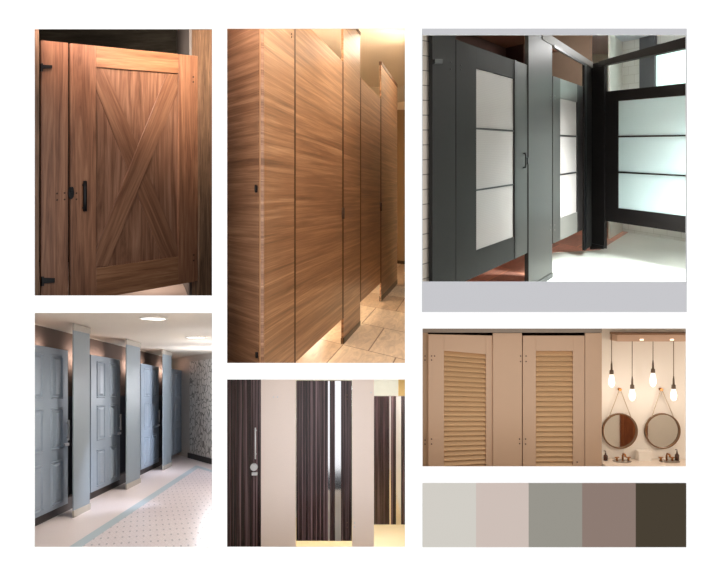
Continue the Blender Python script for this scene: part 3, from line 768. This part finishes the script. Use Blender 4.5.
area('back_fill', at(385, 390, 7.05), at(420, 400, 5), .3, .3, 14, (250, 250, 255))  # unseen lamp added to brighten what the steel strips reflect

# ================================================================== ROOM 6: louvred stalls and vanity
M6 = plain('taupe_laminate', (206, 170, 139), .45, var=.02)
M6d = plain('taupe_laminate_darker', (190, 156, 122), .45, var=.02)
M6l = plain('tan_louver', (216, 174, 128), .5, var=.03)
M6r = plain('grey_head_rail', (146, 130, 114), .4, .2)
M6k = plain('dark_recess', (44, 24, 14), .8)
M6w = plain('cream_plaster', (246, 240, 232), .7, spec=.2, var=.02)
M6b = plain('rosy_beam', (204, 172, 150), .6)
M6bt = plain('beam_top', (140, 104, 78), .6)
Mbrass = plain('brass', (176, 120, 70), .3, 1, var=0)
M6mir = plain('mirror_silver', (225, 220, 212), .02, 1, var=0)
M6frame = plain('walnut_ring', (120, 86, 54), .4)
M6rope = plain('jute_rope', (206, 188, 164), .9)
M6wood = wood('brown_door_wood', ((84, 40, 20), (130, 70, 38), (160, 96, 56)), 12, 1.2, .4)
Ma = Pl(at(500, 400, 5.7), XD)
VY = 8.0
c = at(417.5, 0, 1).x
shell(417.5, 1120, 322.5, 640, 10, M6w)
t = thing('stall_pilaster', 'thin tan strip of wall panel left of the tilted louvred door', 'pilaster', Ma.hit(425, 600))
MB().q(Ma, [(405, 600), (428, 600), (428, 331), (405, 331)], -.03, 0).build('panel', M6d, t, .002)
screws(t, Ma, [(425, 356), (425, 360), (425, 440), (425, 444)], .7)
t = thing('stall_pilaster', 'wide taupe pilaster between the two louvred doors', 'pilaster', Ma.hit(507, 600))
MB().q(Ma, [(493, 600), (522, 600), (522, 333), (493, 333)], -.03, 0).build('panel', M6, t, .002)
screws(t, Ma, [(520.5, 356), (520.5, 361.5), (519.5, 439), (519.5, 443.5)], .7)
t = thing('stall_pilaster', 'taupe pilaster between the right louvred door and the vanity', 'pilaster', Ma.hit(593, 600))
MB().q(Ma, [(585.2, 600), (601.9, 600), (601.9, 333), (585.2, 333)], -.03, 0).build('panel', M6, t, .002)
t = thing('head_rail', 'grey brown head rail along the top of the louvred stalls', 'rail', Ma.hit(510, 331))
MB().q(Ma, [(405, 332.6), (601.6, 332.6), (601.6, 320), (405, 320)], -.04, .01).build('rail', M6r, t, .002)
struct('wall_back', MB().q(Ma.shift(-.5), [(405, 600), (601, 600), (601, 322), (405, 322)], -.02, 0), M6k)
struct('wall_divider', MB().hexa([at(600, 640, 5.73), at(601.6, 640, 5.73), at(601.6, 320, 5.73), at(600, 320, 5.73), at(600, 640, 8.1), at(601.6, 640, 8.1), at(601.6, 320, 8.1), at(600, 320, 8.1)]), M6w)
def louver(lab, pl, x0, x1, y0, tl, lx0, lx1, ly, n, pitch, tilt_fn=None):
    t = thing('stall_door', lab, 'stall door', pl.hit((x0+x1)/2, 585), 'louvred stall doors')
    g = tilt_fn or (lambda x, y: y)
    f = lambda x, y: y+(x-x0)*.02 if y == y0 and tilt_fn else g(x, y)
    q = lambda a, b_, c_, d_: [(a, f(a, d_)), (b_, f(b_, d_)), (b_, f(b_, c_)), (a, f(a, c_))]
    MB().q(pl, q(x0, lx0, y0, 585), -.035, 0).build('stile', M6, t, .002)
    MB().q(pl, q(lx1, x1, y0, 585), -.035, 0).build('stile', M6, t, .002)
    MB().q(pl, q(lx0, lx1, y0, ly), -.035, -.0005).build('rail', M6, t, .002)
    yb_ = ly+n*pitch
    MB().q(pl, q(lx0, lx1, yb_, 585), -.035, -.0005).build('rail', M6, t, .002)
    mb = MB()
    for i in range(n):
        ya = ly+i*pitch
        a = [pl.hit(lx0-.3, f(lx0, ya-.4)), pl.hit(lx1+.3, f(lx1, ya-.4))]; b_ = [pl.hit(lx0-.3, f(lx0, ya+pitch*.84)), pl.hit(lx1+.3, f(lx1, ya+pitch*.84))]
        k = pl.N
        a0, a1 = a[0]-k*.036, a[1]-k*.036; b0, b1 = b_[0]-k*.005, b_[1]-k*.005
        th = V((0, 0, -.005))
        mb.hexa([b0, b1, a1, a0, b0+th-k*.003, b1+th-k*.003, a1+th-k*.003, a0+th-k*.003])
    mb.build('louver_slats', M6l, t)
    return t
v6 = (1235, 420)
D1 = Pl(at(428, 420, 5.66), V((1, .10, 0)))
tf = lambda x, y: ln(v6, 428, y)(x)
t = louver('louvred stall door hanging slightly ajar at the left, its slats tilting', D1, 428.4, 492.6, 334.3, 0, 444, 486, 349.3, 27, 5.15, tf)
screws(t, D1, [(431.5, 356), (434.5, 356), (431.5, 360), (431.5, 439), (431.5, 444)], .7)
D2 = Ma.shift(-.004)
t = louver('louvred stall door on the right, shut square beside the vanity', D2, 522.8, 584.6, 335.6, 0, 536, 573, 351, 27, 5.05)
screws(t, D2, [(526, 356), (526, 361.5), (525.5, 439), (525.5, 444), (577, 462)], .7)
# vanity
VW = Pl(at(640, 400, VY), XD)
struct('wall_back', MB().q(VW, [(590, 560), (800, 560), (800, 318), (590, 318)], -.04, 0), M6w)
t = thing('wooden_beam', 'rosy wooden beam along the top of the vanity wall', 'beam', VW.hit(650, 340))
MB().q(VW, [(610, 340), (740, 340), (740, 333.5), (610, 333.5)], 0, .22).build('beam', M6b, t, .003)
MB().q(VW, [(609.7, 333.5), (740, 333.5), (740, 332), (609.7, 332)], 0, .24).build('top_board', M6bt, t, .002)
for x in (641, 671):
    h = VW.shift(.2).hit(x, 338.8)
    mb = MB(); mb.tube([h+V((0, 0, 0)), h+V((0, 0, -.018))], .03, 20); mb.build('lamp_lens', emit('lens', (255, 236, 214), 1.2), t)
M6bulb = emit('glowing_bulb', (255, 248, 242), 1.15); M6sock = plain('bronze_socket', (98, 84, 72), .35, .6); M6cord = plain('brown_cord', (120, 96, 76), .7)
PP = VW.shift(.16)
pl_lab = ['higher hanging bulb lamp at the far left, over the darker mirror', 'lower hanging bulb lamp second from the left', 'higher hanging bulb lamp third from the left', 'lower hanging bulb lamp at the far right of the beam']
for (x, ys, yb_, ye), lab in zip(((611.6, 361, 373.5, 387.5), (632.2, 376, 388, 401), (653, 360, 372, 387), (673.6, 376, 388, 401)), pl_lab):
    t = thing('pendant_lamp', lab, 'pendant lamp', PP.hit(x, ye), 'bulb lamps hanging from the beam')
    a = PP.hit(x, 334); b_ = PP.hit(x, ys); e = PP.hit(x, yb_); g = PP.hit(x, ye)
    MB().tube([a, b_], .0045, 8).build('cord', M6cord, t)
    k = VY/F
    MB().tube([b_, b_.lerp(e, .3), b_.lerp(e, .7), e.lerp(b_, .25), e, e+V((0, 0, -.01))], 0, 14, [.005, .010, .012, .022, .024, .022]).build('socket', M6sock, t)
    H = (e-g).length; o = e
    MB().tube([o+V((0, 0, -H*q)) for q in (0, .12, .3, .5, .7, .85, .95, 1)], 0, 20, [.016, .020, .028, .034, .035, .028, .017, .004]).build('bulb', M6bulb, t)
    point('bulb_light', g+V((0, -.06, .05)), .9, (255, 240, 224), .04)
def mirror(x, y, peg, lab):
    h = VW.hit(x, y); k = VY/F; r = 17.6*k; N = VW.N
    t = thing('round_mirror', lab, 'mirror', h+V((0, 0, -r)), 'round mirrors hung on rope')
    MB().ring(h, XD, UP, N, r*.935, r, .005, .04, 64).build('frame', M6frame, t)
    MB().poly(VW, [VW.loc(h+XD*math.cos(i*math.pi/32)*r*.95+UP*math.sin(i*math.pi/32)*r*.95) for i in range(64)], .008, .018).build('glass', M6mir, t)
    pg = VW.hit(*peg)
    MB().tube([pg, pg+N*.05], .016, 14).build('peg', Mbrass, t)
    mb = MB()
    for s in (-1, 1):
        a = h+XD*s*r*.62+UP*r*.78+N*.03
        mb.tube([pg+N*.035+UP*.012, a], .0045, 8)
    mb.build('rope', M6rope, t)
mirror(619, 430.5, (618.8, 389), 'round walnut framed mirror on the left reflecting a brown door')
mirror(661.5, 430.5, (660, 389), 'round walnut framed mirror on the right reflecting pale wall')
# counter
zc = VW.hit(640, 458.6).z
ct_ = thing('vanity_counter', 'white vanity counter with two oval basins below the mirrors', 'counter', V((VW.hit(650, 460).x, VY-.3, zc-.1)))
xl_, xr_ = at(603, 0, VY).x, at(740, 0, VY).x
CP = Pl(V((xl_, VY, zc)), XD, V((0, 1, 0)))
M6ct = plain('white_counter', (246, 232, 218), .3, var=.01)
MB().poly(CP, [(-.08, -.55), (xr_-xl_, -.55), (xr_-xl_, 0), (-.08, 0)], -.06, 0).build('worktop', M6ct, ct_, .004)
M6sink = plain('grey_basin', (170, 160, 148), .25, .3)
for (x, y, rx, lab) in ((622, 461.2, 9, 'b'), (669.5, 461.4, 10, 'b')):
    h = CP.hit(x, y); 
    mb = MB(); n_ = 28; rw = rx*VY/F
    for j in range(1):
        mb.poly(CP, [(CP.loc(h)[0]+rw*math.cos(2*math.pi*i/n_), CP.loc(h)[1]+.085*math.sin(2*math.pi*i/n_)) for i in range(n_)], 0, .003)
    mb.build('basin', M6sink, ct_)
for x, lab in ((620, 'brass tap with two handles at the left basin under the darker mirror'), (663.5, 'brass tap with two handles at the right basin under the pale mirror')):
    b_ = CP.hit(x, 459); b_.y = VY-.10; k = VY/F; b_.z = zc
    t = thing('faucet', lab, 'tap', b_, 'brass taps on the vanity counter')
    MB().tube([b_, b_+V((0, 0, .06)), b_+V((0, -.02, .085)), b_+V((0, -.07, .085)), b_+V((0, -.085, .065))], .011, 12).build('spout', Mbrass, t)
    for s in (-1, 1):
        c_ = b_+V((s*.065, 0, 0))
        MB().tube([c_, c_+V((0, 0, .03)), c_+V((0, 0, .034))], 0, 12, [.014, .011, .011]).tube([c_+V((-.025, 0, .038)), c_+V((.025, 0, .038))], .006, 8).build('handle', Mbrass, t)
Mamb = plain('amber_bottle', (74, 46, 36), .2)
for x, h_, lab in ((605.6, .085, 'small dark soap bottle at the left end of the vanity counter'), (677, .1, 'larger dark amber soap bottle at the right end of the vanity counter')):
    b_ = CP.hit(x, 459); b_.y = VY-.08; b_.z = zc
    b_.x = at(x, 459, b_.y).x
    t = thing('soap_bottle', lab, 'bottle', b_, 'soap bottles on the vanity')
    MB().tube([b_, b_+V((0, 0, h_*.6)), b_+V((0, 0, h_*.8)), b_+V((0, 0, h_))], 0, 14, [.024, .024, .010, .008]).build('body', Mamb, t)
    MB().tube([b_+V((0, 0, h_)), b_+V((0, 0, h_+.02)), b_+V((-.02, 0, h_+.022))], .005, 8).build('pump', Mamb, t)
bx = Pl(V((at(634.5, 450, VY).x, VY-.12, zc)), XD)  # plain pale block standing between the basins
tag(MB().box(bx, 0, .15, 0, .11, -.1, 0).build('counter_box', plain('pale_box', (244, 238, 230), .5), None, .004), 'pale square box on the counter between the two basins', 'box')
ROOM = None
# things seen only in the mirrors: the wooden door and wall behind the viewer
struct('wall_front', MB().box(Pl(V((2.5, YB+.06, 0)), XD), 0, 3.4, 1.2, 4.65, -.02, 0), M6w)
db_ = Pl(V((4.04, YB+.10, 1.4)), -XD)
struct('door_1', MB().box(db_, -.42, 0, 0, 2.4, -.02, .02), M6wood)
point('vanity_fill', V((4.3, 6.1, 4.2)), 36, (255, 242, 228), .2)  # unseen point added to brighten the vanity wall and mirror reflections

for o in scene.objects:
    if '_o' in o: del o['_o']
